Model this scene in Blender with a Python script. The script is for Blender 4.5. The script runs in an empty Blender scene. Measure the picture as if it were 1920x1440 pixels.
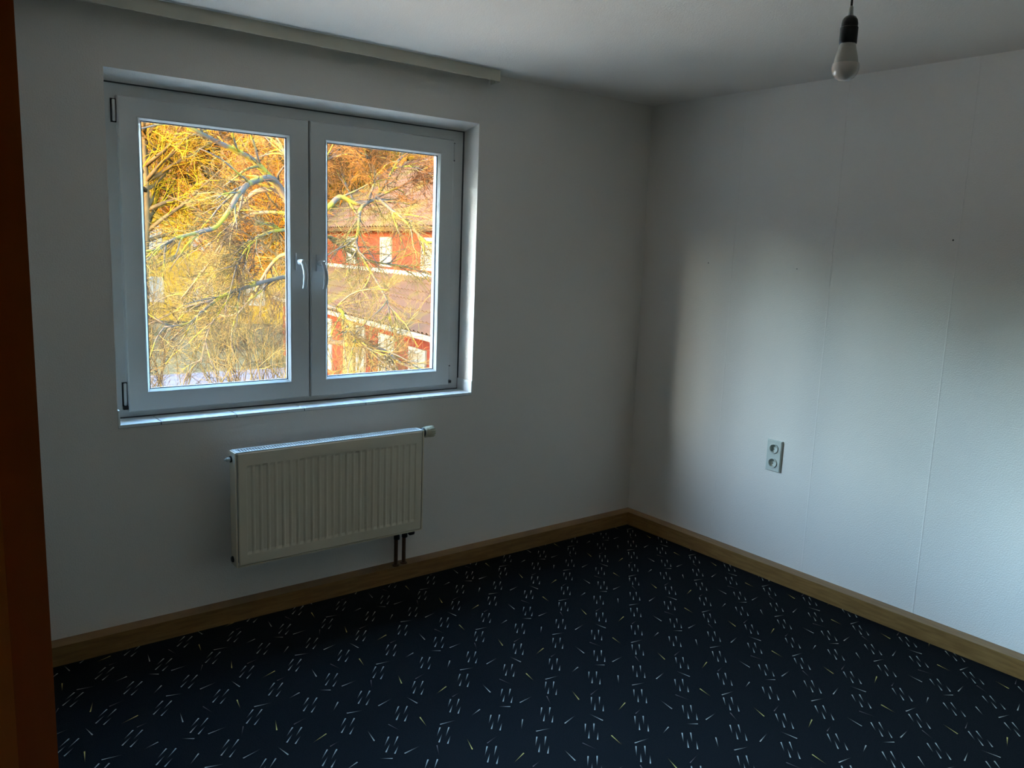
import bpy, bmesh, math, random
from mathutils import Vector, Matrix
import numpy as np
random.seed(7)
scene = bpy.context.scene
COL = scene.collection
R = math.radians

# ------------------------------------------------------------------ camera
FPX = 1525.8
CAM = Vector((-3.464, -3.252, 1.570))
yaw, pitch, roll = R(51.931), R(9.342), R(2.128)
fwd = Vector((math.cos(pitch) * math.cos(yaw), math.cos(pitch) * math.sin(yaw), -math.sin(pitch)))
r0 = Vector((math.sin(yaw), -math.cos(yaw), 0)); u0 = r0.cross(fwd)
right = math.cos(roll) * r0 + math.sin(roll) * u0
up = -math.sin(roll) * r0 + math.cos(roll) * u0
cd = bpy.data.cameras.new('camera'); cam = bpy.data.objects.new('camera', cd); COL.objects.link(cam)
m = Matrix((right, up, -fwd)).transposed().to_4x4(); m.translation = CAM
cam.matrix_world = m
cd.sensor_width = 36; cd.lens = FPX / 1920 * 36; cd.clip_start = 0.01; cd.clip_end = 500
scene.camera = cam

# ------------------------------------------------------------------ sky, sun, exposure
SUN_TO = Vector((-0.965, -0.17, 0.215)).normalized()
world = bpy.data.worlds.new('world'); scene.world = world; world.use_nodes = True
wn = world.node_tree; wn.nodes.clear()
sky = wn.nodes.new('ShaderNodeTexSky'); sky.sky_type = 'NISHITA'; sky.sun_disc = False
sky.sun_elevation = math.asin(SUN_TO.z); sky.sun_rotation = math.atan2(SUN_TO.x, SUN_TO.y)
sky.air_density = 1.2; sky.dust_density = 1.0; sky.ozone_density = 1.6
bg = wn.nodes.new('ShaderNodeBackground'); bg.inputs[1].default_value = 45.0
wo = wn.nodes.new('ShaderNodeOutputWorld')
hs = wn.nodes.new('ShaderNodeHueSaturation'); hs.inputs['Saturation'].default_value = 1.15
wn.links.new(sky.outputs[0], hs.inputs['Color']); wn.links.new(hs.outputs[0], bg.inputs[0]); wn.links.new(bg.outputs[0], wo.inputs[0])
sl = bpy.data.lights.new('sun', 'SUN'); sl.energy = 130; sl.color = (1.0, 0.62, 0.26); sl.angle = R(0.6)
so = bpy.data.objects.new('sun', sl); COL.objects.link(so)
so.rotation_euler = SUN_TO.to_track_quat('Z', 'Y').to_euler(); so.location = (-10, -30, 30)
# sampling portal in the window opening (guides daylight sampling, emits nothing)
pl = bpy.data.lights.new('window_portal', 'AREA'); pl.shape = 'RECTANGLE'; pl.size = 1.6; pl.size_y = 1.25
pl.cycles.is_portal = True
po = bpy.data.objects.new('window_portal', pl); COL.objects.link(po)
po.location = (-1.977, 0.30, 1.50); po.rotation_euler = (R(-90), 0, 0)
vs = scene.view_settings
vs.view_transform = 'Standard'; vs.look = 'None'; vs.gamma = 1; vs.use_curve_mapping = False; vs.exposure = 0.0
cy = scene.cycles
cy.adaptive_threshold = 0.02; cy.max_bounces = 8; cy.diffuse_bounces = 5; cy.glossy_bounces = 4; cy.transparent_max_bounces = 16
cy.sample_clamp_indirect = 6; cy.use_denoising = True

# ------------------------------------------------------------------ materials
def nodes_of(name):
    mt = bpy.data.materials.new(name); mt.use_nodes = True
    nt = mt.node_tree; b = nt.nodes['Principled BSDF']
    return mt, nt, b
def inp(b, k, v):
    b.inputs[k].default_value = v
def rgba(c): return (c[0], c[1], c[2], 1)
def mat(name, c1, c2=None, scale=6, rough=.6, spec=.4, metal=0, bump=0, bscale=60, stretch=None, detail=4, ramp=(.35, .65)):
    mt, nt, b = nodes_of(name)
    inp(b, 'Roughness', rough); inp(b, 'Specular IOR Level', spec); inp(b, 'Metallic', metal)
    tc = nt.nodes.new('ShaderNodeTexCoord')
    mp = nt.nodes.new('ShaderNodeMapping'); nt.links.new(tc.outputs['Object'], mp.inputs[0])
    if stretch: mp.inputs['Scale'].default_value = stretch
    nz = nt.nodes.new('ShaderNodeTexNoise'); inp(nz, 'Scale', scale); inp(nz, 'Detail', detail)
    nt.links.new(mp.outputs[0], nz.inputs['Vector'])
    cr = nt.nodes.new('ShaderNodeValToRGB')
    c2 = c2 or tuple(x * .93 for x in c1)
    cr.color_ramp.elements[0].position = ramp[0]; cr.color_ramp.elements[0].color = rgba(c1)
    cr.color_ramp.elements[1].position = ramp[1]; cr.color_ramp.elements[1].color = rgba(c2)
    nt.links.new(nz.outputs[0], cr.inputs[0]); nt.links.new(cr.outputs[0], b.inputs['Base Color'])
    if bump:
        n2 = nt.nodes.new('ShaderNodeTexNoise'); inp(n2, 'Scale', bscale); inp(n2, 'Detail', 3)
        nt.links.new(mp.outputs[0], n2.inputs['Vector'])
        bp = nt.nodes.new('ShaderNodeBump'); inp(bp, 'Strength', bump); inp(bp, 'Distance', .002)
        nt.links.new(n2.outputs[0], bp.inputs['Height']); nt.links.new(bp.outputs[0], b.inputs['Normal'])
    return mt

def mth(nt, op, a, b=None, c=None):
    n = nt.nodes.new('ShaderNodeMath'); n.operation = op
    for i, x in enumerate((a, b, c)):
        if x is None: continue
        if isinstance(x, (int, float)): n.inputs[i].default_value = x
        else: nt.links.new(x, n.inputs[i])
    return n.outputs[0]

def wallpaper(name, col, seam_axis=None, seams=(), dots=()):
    """painted woodchip paper: fine grain bump, faint strip seams, a few nail holes"""
    mt, nt, b = nodes_of(name)
    inp(b, 'Roughness', .85); inp(b, 'Specular IOR Level', .2)
    tc = nt.nodes.new('ShaderNodeTexCoord'); sp = nt.nodes.new('ShaderNodeSeparateXYZ')
    nt.links.new(tc.outputs['Object'], sp.inputs[0])
    nz = nt.nodes.new('ShaderNodeTexNoise'); inp(nz, 'Scale', 1.6); inp(nz, 'Detail', 3)
    nt.links.new(tc.outputs['Object'], nz.inputs['Vector'])
    cr = nt.nodes.new('ShaderNodeValToRGB')
    cr.color_ramp.elements[0].position = .3; cr.color_ramp.elements[0].color = rgba(tuple(x * .965 for x in col))
    cr.color_ramp.elements[1].position = .7; cr.color_ramp.elements[1].color = rgba(col)
    nt.links.new(nz.outputs[0], cr.inputs[0])
    colout = cr.outputs[0]
    vz = nt.nodes.new('ShaderNodeTexNoise'); inp(vz, 'Scale', 190); inp(vz, 'Detail', 2)
    nt.links.new(tc.outputs['Object'], vz.inputs['Vector'])
    h = mth(nt, 'MULTIPLY', vz.outputs[0], 1.0)
    ax = {'x': 0, 'y': 1}.get(seam_axis)
    for s in seams:
        d = mth(nt, 'ABSOLUTE', mth(nt, 'SUBTRACT', sp.outputs[ax], s))
        # slight wobble so the seam is not ruled
        k = mth(nt, 'SUBTRACT', 1.0, mth(nt, 'DIVIDE', d, .0035)); k = mth(nt, 'MAXIMUM', k, 0.0)
        h = mth(nt, 'ADD', h, mth(nt, 'MULTIPLY', k, .9))
    for (a, z, rr) in dots:
        d1 = mth(nt, 'SUBTRACT', sp.outputs[ax if ax is not None else 0], a); d2 = mth(nt, 'SUBTRACT', sp.outputs[2], z)
        d = mth(nt, 'SQRT', mth(nt, 'ADD', mth(nt, 'MULTIPLY', d1, d1), mth(nt, 'MULTIPLY', d2, d2)))
        k = mth(nt, 'LESS_THAN', d, rr)
        mx = nt.nodes.new('ShaderNodeMix'); mx.data_type = 'RGBA'; nt.links.new(k, mx.inputs[0])
        nt.links.new(colout, mx.inputs[6]); mx.inputs[7].default_value = (.06, .05, .045, 1); colout = mx.outputs[2]
    nt.links.new(colout, b.inputs['Base Color'])
    bp = nt.nodes.new('ShaderNodeBump'); inp(bp, 'Strength', .42); inp(bp, 'Distance', .004)
    nt.links.new(h, bp.inputs['Height']); nt.links.new(bp.outputs[0], b.inputs['Normal'])
    return mt

def carpet_material():
    """dark blue carpet printed with groups of four drops and loose dashes (measured repeat)"""
    mt, nt, b = nodes_of('carpet')
    inp(b, 'Roughness', 1.0); inp(b, 'Specular IOR Level', .05)
    # fleck group: (p, q) -> mask ; half length L, half width W, direction, rows of period Q shifted by S, period P
    g = bpy.data.node_groups.new('carpet_fleck', 'ShaderNodeTree')
    for nm in ('p', 'q', 'cp', 'cq', 'P', 'S', 'dx', 'dy', 'L', 'W'):
        g.interface.new_socket(nm, in_out='INPUT', socket_type='NodeSocketFloat')
    g.interface.new_socket('mask', in_out='OUTPUT', socket_type='NodeSocketFloat')
    gi = g.nodes.new('NodeGroupInput'); go = g.nodes.new('NodeGroupOutput'); I = gi.outputs
    QP = .322
    q1 = mth(g, 'SUBTRACT', I['q'], I['cq'])
    n = mth(g, 'ROUND', mth(g, 'DIVIDE', q1, QP))
    dq = mth(g, 'MULTIPLY_ADD', n, -QP, q1)
    p1 = mth(g, 'SUBTRACT', mth(g, 'SUBTRACT', I['p'], I['cp']), mth(g, 'MULTIPLY', n, I['S']))
    hp = mth(g, 'MULTIPLY', I['P'], .5)
    dp = mth(g, 'WRAP', p1, hp, mth(g, 'MULTIPLY', hp, -1))
    t = mth(g, 'DIVIDE', mth(g, 'ADD', mth(g, 'MULTIPLY', dp, I['dx']), mth(g, 'MULTIPLY', dq, I['dy'])), I['L'])   # -1 head .. 1 tail
    c = mth(g, 'ABSOLUTE', mth(g, 'SUBTRACT', mth(g, 'MULTIPLY', dp, I['dy']), mth(g, 'MULTIPLY', dq, I['dx'])))
    fall = mth(g, 'MULTIPLY_ADD', t, -.42, .58)           # width and strength shrink towards the tail
    w = mth(g, 'MULTIPLY', I['W'], fall)
    edge = mth(g, 'DIVIDE', mth(g, 'SUBTRACT', w, c), .0009)
    edge = mth(g, 'MINIMUM', mth(g, 'MAXIMUM', edge, 0), 1)
    end = mth(g, 'LESS_THAN', mth(g, 'ABSOLUTE', t), 1.0)
    mk = mth(g, 'MULTIPLY', mth(g, 'MULTIPLY', edge, end), mth(g, 'POWER', mth(g, 'MAXIMUM', fall, 0.001), .8))
    g.links.new(mk, go.inputs[0])
    tc = nt.nodes.new('ShaderNodeTexCoord'); sp = nt.nodes.new('ShaderNodeSeparateXYZ')
    nt.links.new(tc.outputs['Object'], sp.inputs[0])
    s = 2 ** -.5
    q = mth(nt, 'MULTIPLY', mth(nt, 'SUBTRACT', sp.outputs[0], sp.outputs[1]), s)
    p = mth(nt, 'MULTIPLY', mth(nt, 'ADD', sp.outputs[0], sp.outputs[1]), -s)
    p = mth(nt, 'MULTIPLY_ADD', q, .0217, p)
    def fleck(cp, cq, P, S, hx, hy, W):
        L = math.hypot(hx, hy) / 2 * 1.06
        f = nt.nodes.new('ShaderNodeGroup'); f.node_tree = g
        nt.links.new(p, f.inputs['p']); nt.links.new(q, f.inputs['q'])
        for k, v in (('cp', cp), ('cq', cq), ('P', P), ('S', S), ('dx', hx / math.hypot(hx, hy)), ('dy', hy / math.hypot(hx, hy)), ('L', L), ('W', W)):
            f.inputs[k].default_value = v
        return f.outputs[0]
    drops = []
    for (cp, cq, P) in ((.066, .022, .175), (.1405, .177, .35), (.319, .192, .35)):
        for (h0, h1, t0, t1) in ((-.040, -.0215, .008, -.021), (-.046, .007, .003, .0075), (.039, -.0075, -.006, -.0075), (.042, .0215, .001, .0218)):
            drops.append(fleck(cp + (h0 + t0) / 2, cq + (h1 + t1) / 2, P, 0, t0 - h0, t1 - h1, .0026))
    dash = {'w': [(.040, .194, .006, -.037), (.092, .102, .039, -.020), (.135, .266, .052, .002), (.166, .020, -.031, .044), (.403, .190, -.031, -.045),
                  (.432, .102, -.049, .030), (.507, .018, -.023, .044), (.632, .113, -.047, -.035), (.683, .262, -.043, .035)],
            'y': [(.274, .113, -.051, -.026), (.321, .278, .051, -.023), (.526, .260, .045, .032)],
            'b': [(.238, .181, -.043, .025), (.323, .0205, .048, .017), (.575, .1755, .029, .048), (.692, .013, -.030, .018)]}
    def total(ms):
        o = ms[0]
        for x in ms[1:]: o = mth(nt, 'MAXIMUM', o, x)
        return o
    nz = nt.nodes.new('ShaderNodeTexNoise'); inp(nz, 'Scale', 260); inp(nz, 'Detail', 2); nt.links.new(tc.outputs['Object'], nz.inputs['Vector'])
    cr = nt.nodes.new('ShaderNodeValToRGB')
    cr.color_ramp.elements[0].position = .3; cr.color_ramp.elements[0].color = (.0048, .0052, .0058, 1)
    cr.color_ramp.elements[1].position = .7; cr.color_ramp.elements[1].color = (.0080, .0086, .0096, 1)
    nt.links.new(nz.outputs[0], cr.inputs[0]); col = cr.outputs[0]
    for ms, cc in ((drops, (.40, .385, .33)), ([fleck(a, b2, .70, .35, c2, d2, .0024) for a, b2, c2, d2 in dash['w']], (.43, .39, .32)),
                   ([fleck(a, b2, .70, .35, c2, d2, .0024) for a, b2, c2, d2 in dash['y']], (.58, .42, .12)),
                   ([fleck(a, b2, .70, .35, c2, d2, .0020) for a, b2, c2, d2 in dash['b']], (.16, .12, .11))):
        mx = nt.nodes.new('ShaderNodeMix'); mx.data_type = 'RGBA'
        nt.links.new(total(ms), mx.inputs[0]); nt.links.new(col, mx.inputs[6]); mx.inputs[7].default_value = rgba(cc); col = mx.outputs[2]
    nt.links.new(col, b.inputs['Base Color'])
    bp = nt.nodes.new('ShaderNodeBump'); inp(bp, 'Strength', .4); inp(bp, 'Distance', .003)
    nt.links.new(nz.outputs[0], bp.inputs['Height']); nt.links.new(bp.outputs[0], b.inputs['Normal'])
    return mt

def glass_material(name, tint, gl=1.0):
    mt = bpy.data.materials.new(name); mt.use_nodes = True; nt = mt.node_tree; nt.nodes.clear()
    o = nt.nodes.new('ShaderNodeOutputMaterial'); mx = nt.nodes.new('ShaderNodeMixShader')
    tr = nt.nodes.new('ShaderNodeBsdfTransparent'); tr.inputs[0].default_value = rgba(tint)
    gs = nt.nodes.new('ShaderNodeBsdfGlossy'); gs.inputs['Roughness'].default_value = .02
    fr = nt.nodes.new('ShaderNodeFresnel'); fr.inputs[0].default_value = 1.45
    nt.links.new(mth(nt, 'MULTIPLY', fr.outputs[0], gl), mx.inputs[0]); nt.links.new(tr.outputs[0], mx.inputs[1]); nt.links.new(gs.outputs[0], mx.inputs[2])
    nt.links.new(mx.outputs[0], o.inputs[0]); return mt

M = {}
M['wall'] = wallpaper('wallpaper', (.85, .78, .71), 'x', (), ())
M['wall_b'] = wallpaper('dark_unseen_paper', (.17, .14, .11))  # made-up dark tone for the two unseen walls, keeps bounced light down
M['wall_r'] = wallpaper('wallpaper_strips', (.85, .78, .71), 'y', (-.62, -1.17, -1.715, -2.26), ((-1.694, 1.675, .0035), (-.464, 1.541, .003), (-.992, 1.531, .0025)))
M['ceiling'] = wallpaper('ceiling_paper', (.85, .78, .71))
M['carpet'] = carpet_material()
M['skirt'] = mat('baseboard_wood', (.26, .135, .042), (.185, .088, .024), scale=9, rough=.38, spec=.5, stretch=(1, 1, 10))
M['skirt_y'] = mat('baseboard_wood_side', (.26, .135, .042), (.185, .088, .024), scale=9, rough=.38, spec=.5, stretch=(10, 1, 10))
M['door2'] = mat('door_wood_shaded', (.50, .130, .010), (.40, .095, .008), scale=5, rough=.4, stretch=(9, 9, .6))  # darker copy of the lining wood, shade put into the colour
M['door'] = mat('door_wood_lit', (.78, .27, .03), (.62, .19, .018), scale=5, rough=.4, stretch=(9, 9, .6))  # same wood as the architrave, lighter tone stands in for hall light
M['pvc'] = mat('white_pvc', (.71, .715, .69), (.66, .665, .64), scale=2.5, rough=.32, spec=.5)
M['gasket'] = mat('black_gasket', (.012, .012, .013), rough=.6)
M['grout'] = mat('sill_grout', (.07, .07, .07), rough=.9)
M['tile'] = mat('glazed_sill_tile', (.84, .85, .83), (.80, .81, .79), scale=20, rough=.38, spec=.5)
M['enamel'] = mat('cream_enamel', (.82, .71, .54), (.78, .67, .50), scale=3, rough=.30, spec=.5)
M['enamel_w'] = mat('white_enamel', (.60, .60, .56), rough=.3)
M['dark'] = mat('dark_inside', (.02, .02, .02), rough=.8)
M['black'] = mat('black_plastic', (.010, .009, .009), rough=.35)
M['knob'] = mat('cream_plastic', (.50, .45, .30), rough=.45)
M['copper'] = mat('painted_pipe', (.115, .052, .022), (.08, .035, .014), scale=30, rough=.4)
M['white_pl'] = mat('white_plastic', (.60, .61, .56), rough=.35)
M['socket_pl'] = mat('socket_plastic', (.60, .62, .56), rough=.3, spec=.5)
M['metal'] = mat('spring_metal', (.6, .6, .58), rough=.3, metal=1)
M['rail'] = mat('rail_plastic', (.58, .52, .40), rough=.5)
M['handle'] = mat('handle_white', (.70, .72, .72), rough=.22, spec=.6)
M['bulb_b'] = mat('bulb_housing', (.60, .57, .50), rough=.45)
M['bulb_d'] = mat('bulb_opal', (.90, .80, .72), rough=.12, spec=.6)
M['glass'] = glass_material('window_glass', (.95, .96, .955), .7)
# outside
M['ext'] = mat('house_render', (0.4500, 0.4300, 0.4000), rough=.9, spec=0)
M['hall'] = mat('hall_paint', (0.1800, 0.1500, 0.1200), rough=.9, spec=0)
M['ground'] = mat('dead_grass', (0.0211, 0.0162, 0.0087), (0.0136, 0.0111, 0.0054), scale=.5, rough=.95, ramp=(.45, .62), spec=0)
M['yard'] = mat('bounce_ground', (0.3700, 0.3150, 0.2500), (0.3300, 0.2800, 0.2200), scale=.8, rough=.95, spec=0)  # pale tone chosen to reflect daylight up into the room
M['road'] = mat('pale_paving', (0.0260, 0.0215, 0.0225), (0.0210, 0.0175, 0.0190), scale=2, rough=.9, spec=0)
M['hill'] = mat('leaf_litter_slope', (0.0224, 0.0117, 0.0023), (0.0097, 0.0055, 0.0019), scale=.6, rough=1, detail=8, spec=0)
M['bark'] = mat('lichen_bark', (0.0137, 0.0121, 0.0107), (0.0331, 0.0267, 0.0042), scale=5, rough=.95, ramp=(.48, .60), bump=.5, spec=0)
M['twig'] = mat('lichen_twigs', (.0080, .0062, .0046), (.0205, .0162, .0066), scale=1.6, rough=.95, ramp=(.44, .56), spec=0)
M['twig_pale'] = mat('pale_lichen_twigs', (0.0245, 0.0195, 0.0070), (0.0120, 0.0096, 0.0050), scale=2.2, rough=.95, ramp=(.45, .62), spec=0)
M['twig_brown'] = mat('orange_brown_twigs', (.0270, .0125, .0040), (.0130, .0062, .0030), scale=2.0, rough=.95, ramp=(.45, .6), spec=0)
M['far_bark'] = mat('far_bark', (0.0177, 0.0114, 0.0052), (0.0104, 0.0071, 0.0038), scale=2, rough=1, spec=0)
M['far_twig'] = mat('golden_twigs', (0.0460, 0.0195, 0.0016), (0.0360, 0.0110, 0.0020), scale=.8, rough=1, spec=0)
M['far_twig2'] = mat('yellow_twigs', (0.0460, 0.0290, 0.0016), (0.0340, 0.0170, 0.0020), scale=.7, rough=1, spec=0)
M['yellow'] = mat('yellow_render', (0.0291, 0.0191, 0.0019), (0.0250, 0.0153, 0.0019), scale=1.2, rough=.95, spec=0)
M['roof_or'] = mat('orange_clay_tiles', (0.0227, 0.0087, 0.0022), (0.0155, 0.0062, 0.0026), scale=6, rough=.9, spec=0)
M['red'] = mat('red_render', (0.0149, 0.0034, 0.0023), (0.0127, 0.0031, 0.0021), scale=1.5, rough=.9, spec=0)
M['roof_br'] = mat('weathered_clay_tiles', (0.0094, 0.0059, 0.0045), (0.0107, 0.0087, 0.0030), scale=.7, rough=.95, ramp=(.5, .68), spec=0)
M['trim_w'] = mat('white_joinery', (0.0251, 0.0251, 0.0235), rough=.6, spec=0)
M['trim_y'] = mat('cream_joinery', (0.0193, 0.0161, 0.0076), rough=.7, spec=0)
M['pane'] = mat('far_window_pane', (0.0151, 0.0151, 0.0141), (0.0242, 0.0242, 0.0222), scale=2, rough=.25, spec=0)

# ------------------------------------------------------------------ mesh helpers
def link(o, parent=None):
    COL.objects.link(o)
    if parent is not None: o.parent = parent
    return o
def obj_from(name, verts, faces, material, parent=None, smooth=False):
    me = bpy.data.meshes.new(name); me.from_pydata([tuple(v) for v in verts], [], [tuple(f) for f in faces])
    me.materials.append(material); me.update()
    bm = bmesh.new(); bm.from_mesh(me); bmesh.ops.recalc_face_normals(bm, faces=bm.faces); bm.to_mesh(me); bm.free()
    if smooth:
        for p in me.polygons: p.use_smooth = True
    return link(bpy.data.objects.new(name, me), parent)
def obj_bm(name, bm, material, parent=None, smooth=False, bevel=0, seg=2):
    if bevel:
        es = [e for e in bm.edges if len(e.link_faces) == 2 and e.calc_face_angle(0) > .6]
        bmesh.ops.bevel(bm, geom=es, offset=bevel, segments=seg, affect='EDGES', profile=.5)
    bmesh.ops.recalc_face_normals(bm, faces=bm.faces)
    me = bpy.data.meshes.new(name); bm.to_mesh(me); bm.free(); me.materials.append(material)
    if smooth:
        for p in me.polygons: p.use_smooth = True
        me.set_sharp_from_angle(angle=R(40))
    return link(bpy.data.objects.new(name, me), parent)
def add_box(bm, x0, x1, y0, y1, z0, z1):
    v = [bm.verts.new(c) for c in ((x0, y0, z0), (x1, y0, z0), (x1, y1, z0), (x0, y1, z0), (x0, y0, z1), (x1, y0, z1), (x1, y1, z1), (x0, y1, z1))]
    for f in ((0, 3, 2, 1), (4, 5, 6, 7), (0, 1, 5, 4), (1, 2, 6, 5), (2, 3, 7, 6), (3, 0, 4, 7)): bm.faces.new([v[i] for i in f])
    return v
def box(name, b, material, parent=None, bevel=0, seg=2):
    bm = bmesh.new(); add_box(bm, *b); return obj_bm(name, bm, material, parent, bevel=bevel, seg=seg, smooth=bevel > 0)
def lathe(bm, prof, origin, axis='z', n=24):
    """prof: (radius, height) from one end to the other; both ends capped"""
    o = Vector(origin); rings = []
    ax = {'x': (Vector((0, 1, 0)), Vector((0, 0, 1)), Vector((1, 0, 0))), 'y': (Vector((0, 0, 1)), Vector((1, 0, 0)), Vector((0, 1, 0))), 'z': (Vector((1, 0, 0)), Vector((0, 1, 0)), Vector((0, 0, 1)))}[axis]
    for r, h in prof:
        rings.append([bm.verts.new(o + ax[2] * h + (ax[0] * math.cos(2 * math.pi * i / n) + ax[1] * math.sin(2 * math.pi * i / n)) * max(r, 1e-5)) for i in range(n)])
    for a, b in zip(rings, rings[1:]):
        for i in range(n): bm.faces.new((a[i], a[(i + 1) % n], b[(i + 1) % n], b[i]))
    bm.faces.new(rings[0][::-1]); bm.faces.new(rings[-1])
def lathe_obj(name, prof, origin, material, parent=None, axis='z', n=24):
    bm = bmesh.new(); lathe(bm, prof, origin, axis, n); return obj_bm(name, bm, material, parent, smooth=True)
def ring(bm, outer, inner, prof, closed=True):
    """frame swept round a rectangle; prof: (s, y) with s 0 = outer rect, 1 = inner rect"""
    loops = []
    for s, y in prof:
        x0, x1, z0, z1 = (outer[i] * (1 - s) + inner[i] * s for i in range(4))
        loops.append([bm.verts.new(c) for c in ((x0, y, z0), (x1, y, z0), (x1, y, z1), (x0, y, z1))])
    seq = list(zip(loops, loops[1:] + ([loops[0]] if closed else []))) if closed else list(zip(loops, loops[1:]))
    for a, b in seq:
        for i in range(4): bm.faces.new((a[i], a[(i + 1) % 4], b[(i + 1) % 4], b[i]))
def tag(o, label=None, cat=None, group=None, kind=None):
    if label: o['label'] = label
    if cat: o['category'] = cat
    if group: o['group'] = group
    if kind: o['kind'] = kind
    return o
def empty(name, loc=(0, 0, 0)):
    o = bpy.data.objects.new(name, None); o.empty_display_size = .1; COL.objects.link(o); o.location = loc
    return o
def keep(parent):
    """children were modelled in world coordinates: undo the parent's offset"""
    bpy.context.view_layer.update()
    def rec(p):
        for c in p.children:
            c.matrix_parent_inverse = p.matrix_world.inverted()
    rec(parent)
    return parent
def struct(o, label=None, cat=None): return tag(o, label, cat, kind='structure')

# ------------------------------------------------------------------ room shell
XL, YB, H = -3.433, -4.05, 2.383
WX0, WX1, WZ0, WZ1 = -2.785, -1.169, .867, 2.151
T = .36
struct(box('floor', (XL - .25, 0, YB, 0, -.12, 0), M['carpet']), 'dark navy carpet printed with pale drops and dashes', 'carpet')
struct(box('ceiling', (XL - .25, 0, YB, 0, H, H + .25), M['ceiling']), 'plain white ceiling of the empty room', 'ceiling')
bm = bmesh.new()
add_box(bm, XL - .25, WX0, 0, T, -.12, H + .25)
add_box(bm, WX1, .36, 0, T, -.12, H + .25)
add_box(bm, WX0, WX1, 0, T, -.12, WZ0 - .014)
v = add_box(bm, WX0, WX1, 0, .125, WZ1, H + .25)
for i in (2, 3): v[i].co.z = 2.125
add_box(bm, WX0, WX1, .125, T, 2.125, H + .25)
struct(obj_bm('wall_back', bm, M['wall']), 'white papered wall that holds the window', 'wall')
struct(box('wall_right', (0, .36, YB - .3, 0, -.12, H + .25), M['wall_r']), 'bare white papered wall with the double socket', 'wall')
struct(box('wall_front', (XL - .25, 0, YB - .3, YB, -.12, H + .25), M['wall_b']), 'unseen papered wall opposite the window, darkened to cut bounce', 'wall')
DY0, DY1, DZ = -3.76, -2.905, 2.02
bm = bmesh.new()
add_box(bm, XL - .25, XL, DY1 + .018, 0, 0, H)
add_box(bm, XL - .25, XL, YB, DY0 - .018, 0, H)
add_box(bm, XL - .25, XL, DY0 - .018, DY1 + .018, DZ + .018, H)
struct(obj_bm('wall_left', bm, M['wall_b']), 'unseen papered wall with the doorway, darkened to cut bounce', 'wall')
# hallway behind the camera, closed so that no daylight leaks in
HX = -5.2
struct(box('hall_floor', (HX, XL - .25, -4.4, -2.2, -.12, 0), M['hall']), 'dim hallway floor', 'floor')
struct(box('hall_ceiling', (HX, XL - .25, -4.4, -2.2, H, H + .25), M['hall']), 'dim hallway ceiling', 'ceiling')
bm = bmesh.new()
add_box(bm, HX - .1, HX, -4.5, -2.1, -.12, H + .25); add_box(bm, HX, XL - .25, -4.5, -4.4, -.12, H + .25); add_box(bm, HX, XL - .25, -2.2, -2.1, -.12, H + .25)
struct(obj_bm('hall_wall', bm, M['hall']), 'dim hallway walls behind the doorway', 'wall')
# door frame
d = empty('door_1', (XL, DY1, 0)); struct(d, 'orange-brown wooden door frame at the left edge', 'door frame')
bm = bmesh.new(); add_box(bm, XL - .262, XL, DY1, DY1 + .018, 0, DZ + .018); add_box(bm, XL - .262, XL, DY0 - .018, DY0, 0, DZ + .018); add_box(bm, XL - .262, XL, DY0, DY1, DZ, DZ + .018)
obj_bm('lining', bm, M['door'], d, bevel=.002)
for xa, xb in ((XL, XL + .0145), (XL - .277, XL - .262)):
    bm = bmesh.new(); e = .006
    add_box(bm, xa, xb, DY1 + e, DY1 + e + .075, 0, DZ + e); add_box(bm, xa, xb, DY0 - e - .075, DY0 - e, 0, DZ + e); add_box(bm, xa, xb, DY0 - e - .075, DY1 + e + .075, DZ + e, DZ + e + .075)
    obj_bm('architrave', bm, M['door2'], d, bevel=.003)
keep(d)
# baseboards: deep boxed wood that hides the heating pipes
BD, BH = .065, .075
struct(box('baseboard_back', (XL, 0, -BD, 0, 0, BH), M['skirt'], bevel=.0035), 'brown wooden baseboard under the window and radiator', 'baseboard')
struct(box('baseboard_right', (-BD, 0, YB, -BD, 0, BH), M['skirt_y'], bevel=.0035), 'brown wooden baseboard along the wall with the socket', 'baseboard')
struct(box('baseboard_left', (XL, XL + .02, DY1 + .09, -BD, 0, BH), M['skirt_y'], bevel=.0035), 'brown wooden baseboard beside the door frame', 'baseboard')
struct(box('baseboard_front', (XL, -BD, YB, YB + .02, 0, BH), M['skirt'], bevel=.0035), 'brown wooden baseboard behind the viewer', 'baseboard')

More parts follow.
